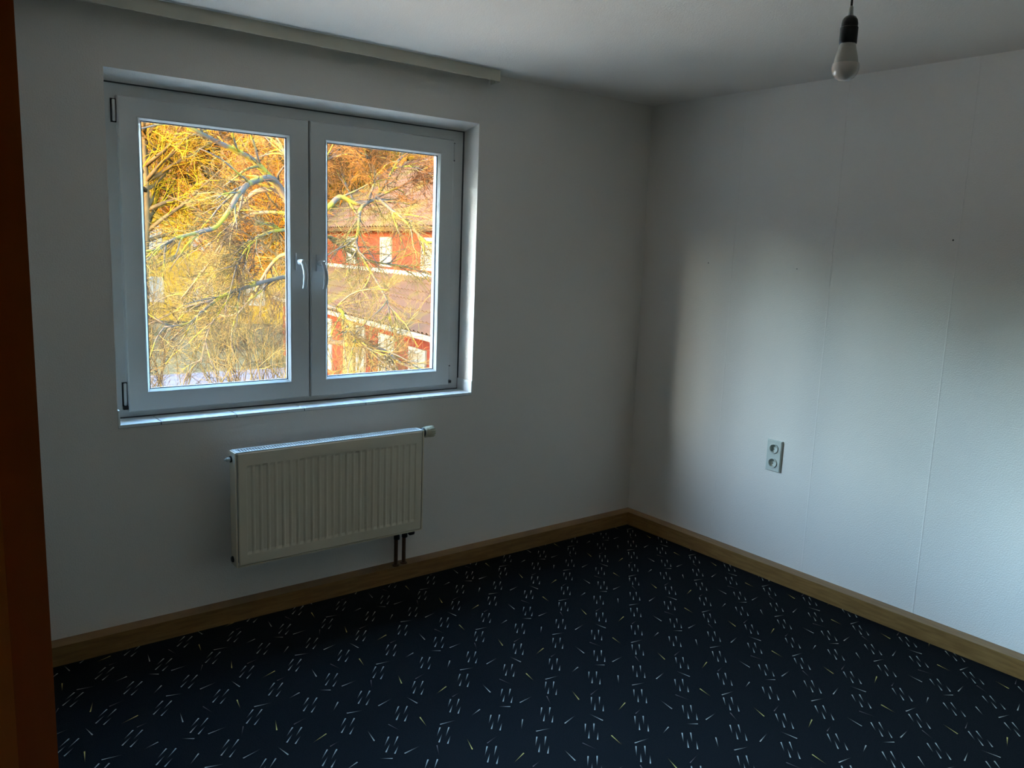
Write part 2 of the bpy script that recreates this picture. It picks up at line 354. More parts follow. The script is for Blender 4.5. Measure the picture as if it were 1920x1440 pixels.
# ------------------------------------------------------------------ window
w = empty('window_1', ((WX0 + WX1) / 2, .16, WZ0)); struct(w, 'white plastic double casement window with a tiled sill', 'window')
FO = (WX0, WX1, WZ0, 2.125)
bm = bmesh.new(); fi = (WX0 + .068, WX1 - .068, WZ0 + .033, 2.125 - .053)
ring(bm, FO, fi, ((0, .125), (.94, .125), (1, .129), (1, .195), (0, .195)))
obj_bm('window_frame', bm, M['pvc'], w)
bm = bmesh.new(); ring(bm, (WX0, WX1, WZ0, 2.125), (WX0 + .006, WX1 - .006, WZ0 + .004, 2.121), ((0, .121), (1, .121), (1, .1252), (0, .1252)))
obj_bm('sealing_joint', bm, M['gasket'] if False else M['grout'], w)
box('meeting_post', (-2.012, -1.936, .1275, .168, .905, 2.066), M['pvc'], w)
def sash(name, ox0, ox1, bx0, bx1, gx0, gx1, label):
    s = empty(name, ((ox0 + ox1) / 2, .13, .893)); s.parent = w; tag(s, label)
    O = (ox0, ox1, .893, 2.077); B = (bx0, bx1, .963, 2.009); G = (gx0, gx1, .978, 1.997)
    bm = bmesh.new()
    ring(bm, O, B, ((0, .1235), (0, .105), (.06, .1), (1, .1), (1, .165), (.2, .165), (.2, .1235)))
    obj_bm('sash_frame', bm, M['pvc'], s)
    bm = bmesh.new(); ring(bm, B, G, ((0, .1005), (.12, .0985), (.35, .0985), (1, .1105), (1, .118), (0, .118)))
    obj_bm('glazing_bead', bm, M['pvc'], s)
    bm = bmesh.new(); ring(bm, (gx0 - .001, gx1 + .001, .977, 1.998), (gx0 + .0035, gx1 - .0035, .9815, 1.9935), ((0, .1103), (1, .1125), (1, .120), (0, .120)))
    obj_bm('gasket', bm, M['gasket'], s)
    box('pane', (gx0 - .006, gx1 + .006, .1205, .1245, .972, 2.003), M['glass'], s)
    return s
sa = sash('sash', -2.722, -1.9775, -2.6565, -2.058, -2.6415, -2.0725, 'left casement of the window')
sb = sash('sash', -1.9715, -1.240, -1.905, -1.312, -1.8895, -1.3265, 'right casement of the window')
def handle(s, x, z):
    bm = bmesh.new(); lv = []
    add_box(bm, x - .0145, x + .0145, .0885, .0998, z - .036, z + .036)
    h = obj_bm('handle', bm, M['handle'], s, bevel=.004, smooth=True)
    bm = bmesh.new()
    lathe(bm, [(.0125, 0), (.0125, -.012), (.011, -.022), (.011, -.034), (.009, -.040)], (x, .0885, z), 'y', 20)
    pts = [(.0, .058, .004), (.003, .052, -.012), (.007, .047, -.035), (.009, .045, -.062), (.008, .047, -.09), (.004, .051, -.112)]
    rad = [(.0105, .0105), (.0105, .010), (.0108, .0085), (.0108, .0078), (.0105, .0072), (.0085, .006)]
    rings = []
    for (dx, yy, dz), (ra, rb) in zip(pts, rad):
        rings.append([bm.verts.new((x + dx + ra * math.cos(a), yy + rb * math.sin(a), z + dz)) for a in (2 * math.pi * i / 14 for i in range(14))])
    for a, b in zip(rings, rings[1:]):
        for i in range(14): bm.faces.new((a[i], a[(i + 1) % 14], b[(i + 1) % 14], b[i]))
    bm.faces.new(rings[0][::-1]); bm.faces.new(rings[-1])
    obj_bm('lever', bm, M['handle'], s, smooth=True)
handle(sa, -2.026, 1.487); handle(sb, -1.9335, 1.484)
def hinge(s, x, z0, z1, low):
    bm = bmesh.new(); lathe(bm, [(.0045, 0), (.006, .003), (.006, z1 - z0 - .003), (.0045, z1 - z0)], (x, .1165, z0), 'z', 14)
    obj_bm('hinge_cover', bm, M['pvc'], s, smooth=True)
    bm = bmesh.new(); add_box(bm, x - .0105, x + .0085, .1195, .1249, z0 - .004, z1 + .004)
    if low: add_box(bm, x - .010, x + .010, .108, .1249, z0 - .016, z0 - .003)
    obj_bm('hinge_bracket', bm, M['black'], s)
hinge(sa, -2.7305, 1.985, 2.062, False); hinge(sa, -2.7305, .918, 1.005, True)
hinge(sb, -1.2305, 1.985, 2.062, False); hinge(sb, -1.2305, .918, .985, True)
# tiled inner sill
sill = box('sill', (WX0 + .001, WX1 - .001, .002, .1245, WZ0 - .0135, WZ0 - .003), M['grout'], w)
xs = [WX0 + .001, -2.632, -2.338, -2.045, -1.752, -1.460, WX1 - .001]
for a, b in zip(xs, xs[1:]):
    box('tile', (a + (.0024 if a > WX0 + .01 else 0), b - (.0024 if b < WX1 - .01 else 0), -.003, .1205, WZ0 - .0118, WZ0), M['tile'], sill, bevel=.0018)
box('upstand_tile', (WX1 - .007, WX1 - .0005, -.004, .1195, WZ0 + .001, WZ0 + .056), M['tile'], sill, bevel=.0015)
box('upstand_tile', (WX0 + .0005, WX0 + .007, -.004, .1195, WZ0 + .001, WZ0 + .056), M['tile'], sill, bevel=.0015)
keep(w)
for p in (sa, sb): keep(p)
# outer sill and reveal are part of the wall; a zinc ledge closes the outside
struct(box('trim_1', (WX0 + .001, WX1 - .001, .196, .40, WZ0 - .013, WZ0 + .003), M['pvc']), 'grey metal ledge outside the window', 'ledge')

# ------------------------------------------------------------------ curtain rail
rl = empty('curtain_rail', (-2.2, -.1, H)); tag(rl, 'beige ceiling-mounted curtain rail running above the window', 'curtain rail')
RX1 = -1.118
bm = bmesh.new(); fz0 = H - .052
prof = []
for i in range(9):                     # fascia turns the corner at its right end with a round nose
    a = i / 8 * math.pi / 2
    prof.append((RX1 - .03 + .03 * math.sin(a), -.106 + .03 - .03 * math.cos(a)))
prof = [(XL + .002, -.106)] + prof + [(RX1, -.012)]
def strip(bm, path, th, z0, z1):
    left = []
    for i, pnt in enumerate(path):
        a = Vector(path[max(i - 1, 0)]); b = Vector(path[min(i + 1, len(path) - 1)]); t = (b - a).normalized(); n = Vector((-t.y, t.x))
        left.append((Vector(pnt), Vector(pnt) + n * th))
    vs = [[bm.verts.new((o.x, o.y, z)) for o, z in ((a, z0), (b, z0), (b, z1), (a, z1))] for a, b in left]
    for p, q in zip(vs, vs[1:]):
        for i in range(4): bm.faces.new((p[i], p[(i + 1) % 4], q[(i + 1) % 4], q[i]))
    bm.faces.new(vs[0][::-1]); bm.faces.new(vs[-1])
strip(bm, prof, .003, fz0, H - .0025)
obj_bm('fascia', bm, M['rail'], rl, smooth=True)
bm = bmesh.new(); add_box(bm, XL + .002, RX1 - .02, -.09, -.02, H - .018, H - .0005)
for yy in (-.085, -.063, -.041, -.025): add_box(bm, XL + .002, RX1 - .02, yy - .0015, yy + .0015, H - .027, H - .018)
obj_bm('track', bm, M['rail'], rl)
box('end_stop', (RX1 - .028, RX1 - .02, -.075, -.055, fz0 - .004, H - .018), M['rail'], rl, bevel=.002)
keep(rl)

# ------------------------------------------------------------------ radiator
rd = empty('radiator', (-1.962, -.11, .27)); tag(rd, 'white ribbed panel radiator hung on the wall below the window', 'radiator')
rx0, rx1, rz0, rz1, ry0, ry1 = -2.392, -1.532, .270, .738, -.142, -.078
# ribbed front panel: 25 pressed channels with sloping ends
N = 25; px0, px1 = rx0 + .004, rx1 - .004; mg = .030; pit = (px1 - px0 - 2 * mg) / N
xsn = [px0, px0 + .004]; dep = [0, 0]
for i in range(N):
    c = px0 + mg + pit * (i + .5)
    for t, dd in ((-.42, 0), (-.24, 1), (.24, 1), (.42, 0)): xsn.append(c + t * pit); dep.append(dd)
xsn += [px1 - .004, px1]; dep += [0, 0]
zsn = [(rz0, 0), (rz0 + .004, 0), (rz0 + .043, 0), (rz0 + .055, 1), (rz1 - .062, 1), (rz1 - .052, 0), (rz1 - .004, 0), (rz1, 0)]
vv = []; ff = []
for zi, (z, k) in enumerate(zsn):
    for xi, x in enumerate(xsn):
        e = .004 if xi in (0, len(xsn) - 1) or zi in (0, len(zsn) - 1) else 0
        vv.append((x, ry0 + e + .0040 * k * dep[xi], z))
nx = len(xsn)
for j in range(len(zsn) - 1):
    for i in range(nx - 1): ff.append((j * nx + i, j * nx + i + 1, (j + 1) * nx + i + 1, (j + 1) * nx + i))
obj_from('front_panel', vv, ff, M['enamel'], rd)
box('core', (rx0 + .01, rx1 - .01, ry0 + .012, ry1 - .004, rz0 + .006, rz1 - .012), M['enamel_w'], rd)
bm = bmesh.new(); add_box(bm, rx0 - .006, rx0 + .0005, ry0 + .003, ry1, rz0 - .004, rz1 + .002); obj_bm('side_panel', bm, M['enamel'], rd, bevel=.002)
bm = bmesh.new(); add_box(bm, rx1 - .0005, rx1 + .006, ry0 + .003, ry1, rz0 - .004, rz1 + .002); obj_bm('side_panel', bm, M['enamel'], rd, bevel=.002)
box('lower_rim', (rx0, rx1, ry0 + .002, ry0 + .014, rz0 - .006, rz0 - .001), M['enamel'], rd)
# convector grille on top
bm = bmesh.new()
ring_y = (ry0 + .004, ry0 + .013, ry1 - .010, ry1)
add_box(bm, rx0, rx1, ring_y[0], ring_y[1], rz1 - .006, rz1 + .004); add_box(bm, rx0, rx1, ring_y[2], ring_y[3], rz1 - .006, rz1 + .004)
add_box(bm, rx0, rx0 + .012, ring_y[1], ring_y[2], rz1 - .006, rz1 + .004); add_box(bm, rx1 - .012, rx1, ring_y[1], ring_y[2], rz1 - .006, rz1 + .004)
n = 72
for i in range(n):
    x = rx0 + .012 + (rx1 - rx0 - .024) * (i + .5) / n
    add_box(bm, x - .0026, x + .0026, ring_y[1], ring_y[2], rz1 - .002, rz1 + .003)
tag(obj_bm('top_grille', bm, M['enamel_w'], rd), kind='stuff')
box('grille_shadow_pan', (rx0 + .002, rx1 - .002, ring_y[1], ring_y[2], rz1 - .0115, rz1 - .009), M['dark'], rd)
bm = bmesh.new(); lathe(bm, [(.020, 0), (.021, .002), (.021, .013), (.016, .0155)], (rx1 + .0065, -.11, .724), 'x', 18); obj_bm('valve_collar', bm, M['black'], rd, smooth=True)
bm = bmesh.new(); lathe(bm, [(.020, 0), (.0255, .004), (.0255, .030), (.0235, .046), (.018, .052), (.006, .053)], (rx1 + .022, -.11, .724), 'x', 26)
kn = obj_bm('thermostat_knob', bm, M['knob'], rd, smooth=True)
bm = bmesh.new()
for i in range(13):
    a = 2 * math.pi * i / 13
    y_, z_ = -.11 + .0248 * math.cos(a), .724 + .0248 * math.sin(a)
    add_box(bm, rx1 + .046, rx1 + .0705, y_ - .0018, y_ + .0018, z_ - .0018, z_ + .0018)
tag(obj_bm('grip_ribs', bm, M['knob'], kn), kind='stuff')
bm = bmesh.new(); lathe(bm, [(.013, 0), (.013, -.005), (.010, -.006)], (rx0 - .006, -.098, .708), 'x', 18); obj_bm('vent_base', bm, M['black'], rd, smooth=True)
bm = bmesh.new(); lathe(bm, [(.0085, 0), (.0085, -.012), (.005, -.016), (.004, -.022)], (rx0 - .012, -.098, .708), 'x', 16); obj_bm('vent_plug', bm, M['white_pl'], rd, smooth=True)
bm = bmesh.new(); lathe(bm, [(.013, 0), (.013, -.004), (.010, -.006), (.010, -.007)], (rx0 - .006, -.098, .290), 'x', 18); obj_bm('drain_plug', bm, M['black'], rd, smooth=True)
bm = bmesh.new()
lathe(bm, [(.014, 0), (.014, .018), (.011, .020), (.011, .036)], (-1.6135, -.054, .208), 'z', 16); lathe(bm, [(.014, 0), (.014, .018), (.011, .020), (.011, .036)], (-1.5665, -.046, .208), 'z', 16)
add_box(bm, -1.628, -1.53, -.070, -.036, .236, .266)
lathe(bm, [(.010, 0), (.013, .004), (.013, .024), (.009, .028)], (-1.556, -.066, .232), 'x', 16)
obj_bm('valve_block', bm, M['black'], rd, smooth=True)
for x, y in ((-1.6135, -.048), (-1.5665, -.040)):
    bm = bmesh.new(); lathe(bm, [(.0092, 0), (.0092, .136)], (x, y, BH + .001), 'z', 14); pp = obj_bm('heating_pipe', bm, M['copper'], rd, smooth=True)
    bm = bmesh.new(); lathe(bm, [(.017, 0), (.017, .004), (.012, .006)], (x, y, BH + .0005), 'z', 18); obj_bm('pipe_rosette', bm, M['copper'], pp, smooth=True)
for x in (-2.2, -1.7):
    box('wall_bracket', (x - .015, x + .015, ry1 - .004, -.0005, .33, .68), M['enamel_w'], rd)
keep(rd)

# ------------------------------------------------------------------ double wall socket
so_ = empty('wall_socket', (0, -.965, .613)); tag(so_, 'white double wall socket low on the bare papered wall', 'socket')
sy0, sy1, sz0, sz1 = -1.003, -.927, .537, .688
bm = bmesh.new(); n = 32; PT = .013
cs = [(-.965, .6485), (-.965, .5765)]
zmid = (sz0 + sz1) / 2
def plate_half(z0, z1, cy_, cz_, r):
    circ = []; out = []
    for i in range(n):
        a = 2 * math.pi * i / n; c, s = math.cos(a), math.sin(a)
        circ.append(bm.verts.new((-PT, cy_ + r * c, cz_ + r * s)))
        k = min((sy1 - cy_) / abs(c) if abs(c) > 1e-6 else 9, ((z1 - cz_) if s > 0 else (cz_ - z0)) / abs(s) if abs(s) > 1e-6 else 9)
        out.append(bm.verts.new((-PT, cy_ + k * c, cz_ + k * s)))
    for i in range(n):
        j = (i + 1) % n; bm.faces.new((circ[i], circ[j], out[j], out[i]))
    corners = [(sy1, z1), (sy0, z1), (sy0, z0), (sy1, z0)]
    for q, (yy, zz) in enumerate(corners):
        i = int(n * (q * .25 + .125)); # fill the missing corner triangle
        best = min(range(n), key=lambda t: (out[t].co.y - yy) ** 2 + (out[t].co.z - zz) ** 2)
        cv = bm.verts.new((-PT, yy, zz))
        for t in (best,):
            for d_ in (-1, 1):
                o2 = out[(t + d_) % n]
                if (abs(o2.co.y - out[t].co.y) > 1e-6 and abs(o2.co.z - out[t].co.z) > 1e-6): bm.faces.new((out[t], o2, cv))
plate_half(zmid, sz1, *cs[0], .0215); plate_half(sz0, zmid, *cs[1], .0215)
loop = [(sy0, sz0), (sy1, sz0), (sy1, sz1), (sy0, sz1)]
def rect(x, e): return [bm.verts.new((x, y + (e if y < -.965 else -e), z + (e if z < zmid else -e))) for y, z in loop]
ra, rb_, rc = rect(-PT, 0), rect(-PT + .003, -.0025), rect(0, -.0025)
for A_, B_ in ((ra, rb_), (rb_, rc)):
    for i in range(4): bm.faces.new((A_[i], A_[(i + 1) % 4], B_[(i + 1) % 4], B_[i]))
plate = obj_bm('cover_plate', bm, M['socket_pl'], so_)
for cy_, cz_ in cs:
    bm = bmesh.new()
    prof = [(.0245, -PT), (.0245, -PT - .0045), (.0235, -PT - .0055), (.0208, -PT - .0055), (.0200, -PT - .004), (.0194, -.0008), (.0001, -.0008)]
    rings = [[bm.verts.new((x, cy_ + r * math.cos(2 * math.pi * i / n), cz_ + r * math.sin(2 * math.pi * i / n))) for i in range(n)] for r, x in prof]
    for A_, B_ in zip(rings, rings[1:]):
        for i in range(n): bm.faces.new((A_[i], A_[(i + 1) % n], B_[(i + 1) % n], B_[i]))
    ins = obj_bm('socket_insert', bm, M['socket_pl'], so_, smooth=True)
    for dy in (-.0095, .0095):
        bm = bmesh.new(); lathe(bm, [(.0027, 0), (.0027, -.0006)], (-.0009, cy_ + dy * .75, cz_ + dy * -.55), 'x', 12); obj_bm('pin_hole', bm, M['black'], ins)
    for dz in (-1, 1):
        bm = bmesh.new(); add_box(bm, -.0105, -.001, cy_ - .003, cy_ + .003, cz_ + dz * .0182 - .0008, cz_ + dz * .0182 + .0008); obj_bm('earth_clip', bm, M['metal'], ins)
keep(so_)

# ------------------------------------------------------------------ pendant bulb
bx, by, bz = -1.662, -2.154, 1.9831           # bottom tip of the bulb
pd = empty('pendant_lamp', (bx, by, bz)); tag(pd, 'bare white bulb in a black holder hanging from the ceiling', 'lamp')
lathe_obj('light_bulb', [(.0005, 0), (.012, .0020), (.021, .0075), (.0275, .0165), (.0302, .027), (.0298, .034), (.0290, .0385)], (bx, by, bz), M['bulb_d'], pd, n=32)
lathe_obj('bulb_housing', [(.0270, .0386), (.0268, .041), (.0245, .054), (.0195, .071), (.0170, .082), (.0150, .088)], (bx, by, bz), M['bulb_b'], pd, n=32)
lathe_obj('lamp_holder', [(.0160, .0815), (.0190, .0822), (.0197, .084), (.0197, .117), (.0180, .1185), (.0180, .126), (.0165, .134), (.0125, .140), (.0065, .1435), (.0048, .144)], (bx, by, bz), M['black'], pd, n=28)
lathe_obj('strain_relief', [(.0060, .1435), (.0055, .148), (.0044, .162), (.0030, .164)], (bx, by, bz), M['white_pl'], pd, n=16)
lathe_obj('cord', [(.0026, .163), (.0026, H - .02 - bz)], (bx, by, bz), M['black'], pd, n=12)
lathe_obj('ceiling_hook', [(.006, H - .022 - bz), (.014, H - .012 - bz), (.016, H - .0005 - bz)], (bx, by, bz), M['white_pl'], pd, n=16)
keep(pd)

# ------------------------------------------------------------------ outside: ground, own building, hill
GZ = -3.0
struct(box('ground', (-120, 160, .37, 170, GZ - .3, GZ), M['ground']), 'dead brown grass around the houses', 'ground')
struct(box('road', (-60, 60, 20.5, 25.0, GZ, GZ + .04), M['road']), 'pale paved road beyond the tree', 'road')
struct(box('yard', (-30, 7.2, .37, 20.3, GZ, GZ + .03), M['yard']), 'unseen pale ground added below the window to bounce daylight', 'yard')  # added out of view to throw daylight onto ceiling and upper wall
bm = bmesh.new()
add_box(bm, -10, 4.5, -9, .36, GZ - .3, -.125)
add_box(bm, -10, 4.5, -9, .36, H + .255, 4.6)
add_box(bm, -10, HX - .12, -9, .36, -.125, H + .255); add_box(bm, .365, 4.5, -9, .36, -.125, H + .255); add_box(bm, HX - .12, .365, -9, -4.52, -.125, H + .255)
struct(obj_bm('house_body', bm, M['ext']), 'rendered body of the house around the room', 'house')
# wooded slope behind everything
rng = np.random.RandomState(3)
gx, gy = 56, 14; vv = []; ff = []
for j in range(gy):
    for i in range(gx):
        a = R(-15 + 190 * i / (gx - 1)); t = j / (gy - 1); r_ = 62 + 48 * t
        z = GZ + 20 * (3 * t * t - 2 * t * t * t) + (rng.rand() - .5) * 1.2 * t
        vv.append((r_ * math.cos(a), r_ * math.sin(a), z))
for j in range(gy - 1):
    for i in range(gx - 1): ff.append((j * gx + i, j * gx + i + 1, (j + 1) * gx + i + 1, (j + 1) * gx + i))
struct(obj_from('hillside', vv, ff, M['hill'], smooth=True), 'wooded golden-brown slope behind the houses', 'hill')

# ------------------------------------------------------------------ houses
def quad_prism(bm, pts, th):
    """a planar quad given thickness along its normal"""
    p = [Vector(q) for q in pts]; nrm = (p[1] - p[0]).cross(p[3] - p[0]).normalized() * th
    a = [bm.verts.new(q) for q in p]; b = [bm.verts.new(q - nrm) for q in p]
    bm.faces.new(a); bm.faces.new(b[::-1])
    for i in range(4): bm.faces.new((a[i], b[i], b[(i + 1) % 4], a[(i + 1) % 4]))
def frame_local(root, origin, ang): root.location = origin; root.rotation_euler = (0, 0, ang)
def facade_window(root, x0, x1, z0, z1, y, mat_f, bars=1):
    """local facade: x along the wall, -y outwards"""
    bm = bmesh.new(); t = .11
    ring(bm, (x0, x1, z0, z1), (x0 + t, x1 - t, z0 + t, z1 - t), ((0, y), (0, y - .05), (1, y - .05), (1, y)))
    for k in range(bars):
        xm = x0 + (x1 - x0) * (k + 1) / (bars + 1); add_box(bm, xm - .04, xm + .04, y - .05, y, z0 + t, z1 - t)
    f = obj_bm('window', bm, mat_f, root)
    box('pane', (x0 + t, x1 - t, y - .02, y - .005, z0 + t, z1 - t), M['pane'], f)
def tiled_roof(root, x0, x1, y0, z0, y1, z1, material, wave=.26, rows=None):
    """pantiles: real corrugation along x and a step at every course"""
    run = math.hypot(y1 - y0, z1 - z0); rows = rows or max(4, int(run / .36)); nxw = int((x1 - x0) / wave * 4)
    ty, tz = (y1 - y0) / run, (z1 - z0) / run; ny, nz_ = (-tz, ty) if ty > 0 else (tz, -ty)
    vv = []; ff = []
    for r_ in range(rows):
        for e, lift in ((r_ / rows, .05), ((r_ + 1) / rows, .012)):
            for i in range(nxw + 1):
                x = x0 + (x1 - x0) * i / nxw; hgt = lift + .035 * math.sin(i * math.pi / 2) * 1
                vv.append((x, y0 + (y1 - y0) * e + ny * hgt, z0 + (z1 - z0) * e + abs(nz_) * hgt))
    w_ = nxw + 1
    for k in range(rows * 2 - 1):
        for i in range(nxw): ff.append((k * w_ + i, k * w_ + i + 1, (k + 1) * w_ + i + 1, (k + 1) * w_ + i))
    me = bpy.data.meshes.new('roof_tiles'); me.from_pydata(vv, [], ff); me.materials.append(material)
    o = link(bpy.data.objects.new('roof_tiles', me), root); tag(o, kind='stuff')
    bm = bmesh.new(); quad_prism(bm, ((x0, y0, z0 - .02), (x1, y0, z0 - .02), (x1, y1, z1 - .02), (x0, y1, z1 - .02)), .12)
    obj_bm('roof', bm, material, root)

# red house: its long side runs away from the window wall; local +x runs towards the viewer's right end
rh = empty('red_house'); tag(rh, 'red house with white windows and a low brown tiled roof', 'house')
ang = math.atan2(-.992, -.127)                     # local +x = (-.127,-.992): from far end to near end
rh.location = (7.63, 14.45, GZ); rh.rotation_euler = (0, 0, ang)
# local: s (distance along facade from the near point, positive = farther) -> x = -s ; depth into house -> +y
def S(s): return -s
gz = -GZ
box('wall', (S(14), S(-6), 0, 2.2, 0, 2.42), M['red'], rh)
box('upper_wall', (S(15), S(-6), 1.8, 9, 2.42, 5.25), M['red'], rh)
bm = bmesh.new(); add_box(bm, S(14.2), S(-6.2), -.34, -.18, 2.26, 2.40); obj_bm('gutter', bm, M['pane'], rh)
box('white_band', (S(14), S(-6), 1.72, 1.8, 3.62, 3.78), M['trim_w'], rh)
tiled_roof(rh, S(14.3), S(-6.3), -.32, 2.40, 1.79, 3.66, M['roof_br'])
tiled_roof(rh, S(15.4), S(-6.4), 1.35, 5.15, 5.4, 8.1, M['roof_br'])
tiled_roof(rh, S(15.4), S(-6.4), 9.45, 5.15, 5.4, 8.1, M['roof_br'])
for sx in (S(15), S(-6)):
    bm = bmesh.new(); a = [bm.verts.new((sx + dx, y, z)) for dx in (-.1, .1) for y, z in ((1.8, 5.2), (9, 5.2), (5.4, 8.0))]
    bm.faces.new(a[:3]); bm.faces.new(a[3:][::-1])
    for i in range(3): bm.faces.new((a[i], a[3 + i], a[3 + (i + 1) % 3], a[(i + 1) % 3]))
    obj_bm('gable', bm, M['red'], rh)
for s1, s0, za, zb, mf in ((9.3, 7.75, 0.3, 2.05, 'trim_w'), (5.29, 4.58, .2, 2.1, 'trim_w'), (3.39, 2.26, .2, 2.05, 'trim_w'), (1.18, .10, .6, 1.92, 'trim_w'), (-1.2, -2.3, .6, 1.92, 'trim_w')):
    facade_window(rh, S(s1), S(s0), za, zb, 0, M[mf])
box('pillar', (S(6.30), S(5.33), -.12, 0, 0, 2.3), M['trim_y'], rh)
for s1, s0 in ((7.95, 6.95), (4.5, 3.45), (11.4, 10.4), (1.2, .2)):
    facade_window(rh, S(s1), S(s0), 3.85, 4.85, 1.8, M['trim_w'])

# yellow house across the road, gabled end hidden by trees
yh = empty('yellow_house'); tag(yh, 'sunlit yellow house with an orange tiled roof across the road', 'house')
ya = math.atan2(38.1 - 45.3, 16.9 - 7.73); yh.location = (7.2, 45.8, GZ); yh.rotation_euler = (0, 0, ya)
box('wall', (0, 12.2, 0, 8, 0, 6.3), M['yellow'], yh)
tiled_roof(yh, -.5, 12.7, -.5, 6.15, 4, 9.6, M['roof_or'], wave=.5)
tiled_roof(yh, -.5, 12.7, 8.5, 6.15, 4, 9.6, M['roof_or'], wave=.5)
for sx in (.1, 12.1):
    bm = bmesh.new(); a = [bm.verts.new((sx + dx, y, z)) for dx in (-.1, .1) for y, z in ((0, 6.28), (8, 6.28), (4, 9.5))]
    bm.faces.new(a[:3]); bm.faces.new(a[3:][::-1])
    for i in range(3): bm.faces.new((a[i], a[3 + i], a[3 + (i + 1) % 3], a[(i + 1) % 3]))
    obj_bm('gable', bm, M['yellow'], yh)
for x in (1.2, 4.0, 6.8, 9.6):
    for z in (1.0, 3.9): facade_window(yh, x, x + 1.2, z, z + 1.4, 0, M['trim_w'])
box('chimney', (8.6, 9.4, 4.2, 5.0, 8.6, 10.6), M['roof_or'], yh)

# ------------------------------------------------------------------ trees
class Tubes:
    def __init__(s): s.v = []; s.f = []
    def add(s, pts, rads, n):
        base = len(s.v); k = len(pts)
        prev = None
        for i in range(k):
            a = pts[max(i - 1, 0)]; b = pts[min(i + 1, k - 1)]
            t = (b - a); L = t.length
            t = t / L if L > 1e-9 else Vector((0, 0, 1))
            ref = prev if prev is not None else (Vector((1, 0, 0)) if abs(t.x) < .8 else Vector((0, 1, 0)))
            e1 = (ref - t * ref.dot(t)); e1 = e1.normalized() if e1.length > 1e-6 else t.orthogonal().normalized()
            e2 = t.cross(e1); prev = e1
            for j in range(n):
                c = 2 * math.pi * j / n; s.v.append(pts[i] + (e1 * math.cos(c) + e2 * math.sin(c)) * rads[i])
        for i in range(k - 1):
            for j in range(n):
                a = base + i * n + j; b = base + i * n + (j + 1) % n; s.f.append((a, b, b + n, a + n))
        s.f.append(tuple(base + j for j in range(n))[::-1]); s.f.append(tuple(base + (k - 1) * n + j for j in range(n)))
    def build(s, name, material, parent=None):
        me = bpy.data.meshes.new(name); me.from_pydata([tuple(x) for x in s.v], [], s.f); me.materials.append(material)
        for p in me.polygons: p.use_smooth = True
        return link(bpy.data.objects.new(name, me), parent)
def rv(): 
    while True:
        q = Vector((random.uniform(-1, 1), random.uniform(-1, 1), random.uniform(-1, 1)))
        if .05 < q.length < 1: return q.normalized()
def along(pts, t):
    f = t * (len(pts) - 1); i = min(int(f), len(pts) - 2); u = f - i
    return pts[i].lerp(pts[i + 1], u), (pts[i + 1] - pts[i]).normalized()
def smooth(pts, sub=3):
    out = []
    for i in range(len(pts) - 1):
        p0, p1, p2, p3 = pts[max(i - 1, 0)], pts[i], pts[i + 1], pts[min(i + 2, len(pts) - 1)]
        for k in range(sub):
            t = k / sub
            out.append(.5 * ((2 * p1) + (p2 - p0) * t + (2 * p0 - 5 * p1 + 4 * p2 - p3) * t * t + (3 * p1 - p0 - 3 * p2 + p3) * t ** 3))
    return out + [pts[-1]]
def wander(p, d, L, seg, bend, pull):
    pts = [p]; d = d.copy()
    for i in range(seg):
        d = (d + rv() * bend + pull).normalized(); pts.append(pts[-1] + d * (L / seg))
    return pts
def twigs_on(T_, pts, count, L, r, level, spread, pull, bend=.25, tmin=.12):
    for _ in range(count):
        t = random.uniform(tmin, 1); p, d = along(pts, t)
        dd = (d + rv() * spread).normalized(); l = L * random.uniform(.55, 1.25) * (1 - .35 * t)
        q = wander(p, dd, l, 4 if level > 0 else 3, bend, pull)
        T_.add(q, [r * (1 - .75 * i / (len(q) - 1)) for i in range(len(q))], 4 if r > .008 else 3)
        if level > 0: twigs_on(T_, q, max(2, int(count * .55)) if level > 1 else random.randint(4, 7), L * .5, r * .55, level - 1, spread * 1.05, pull, bend)

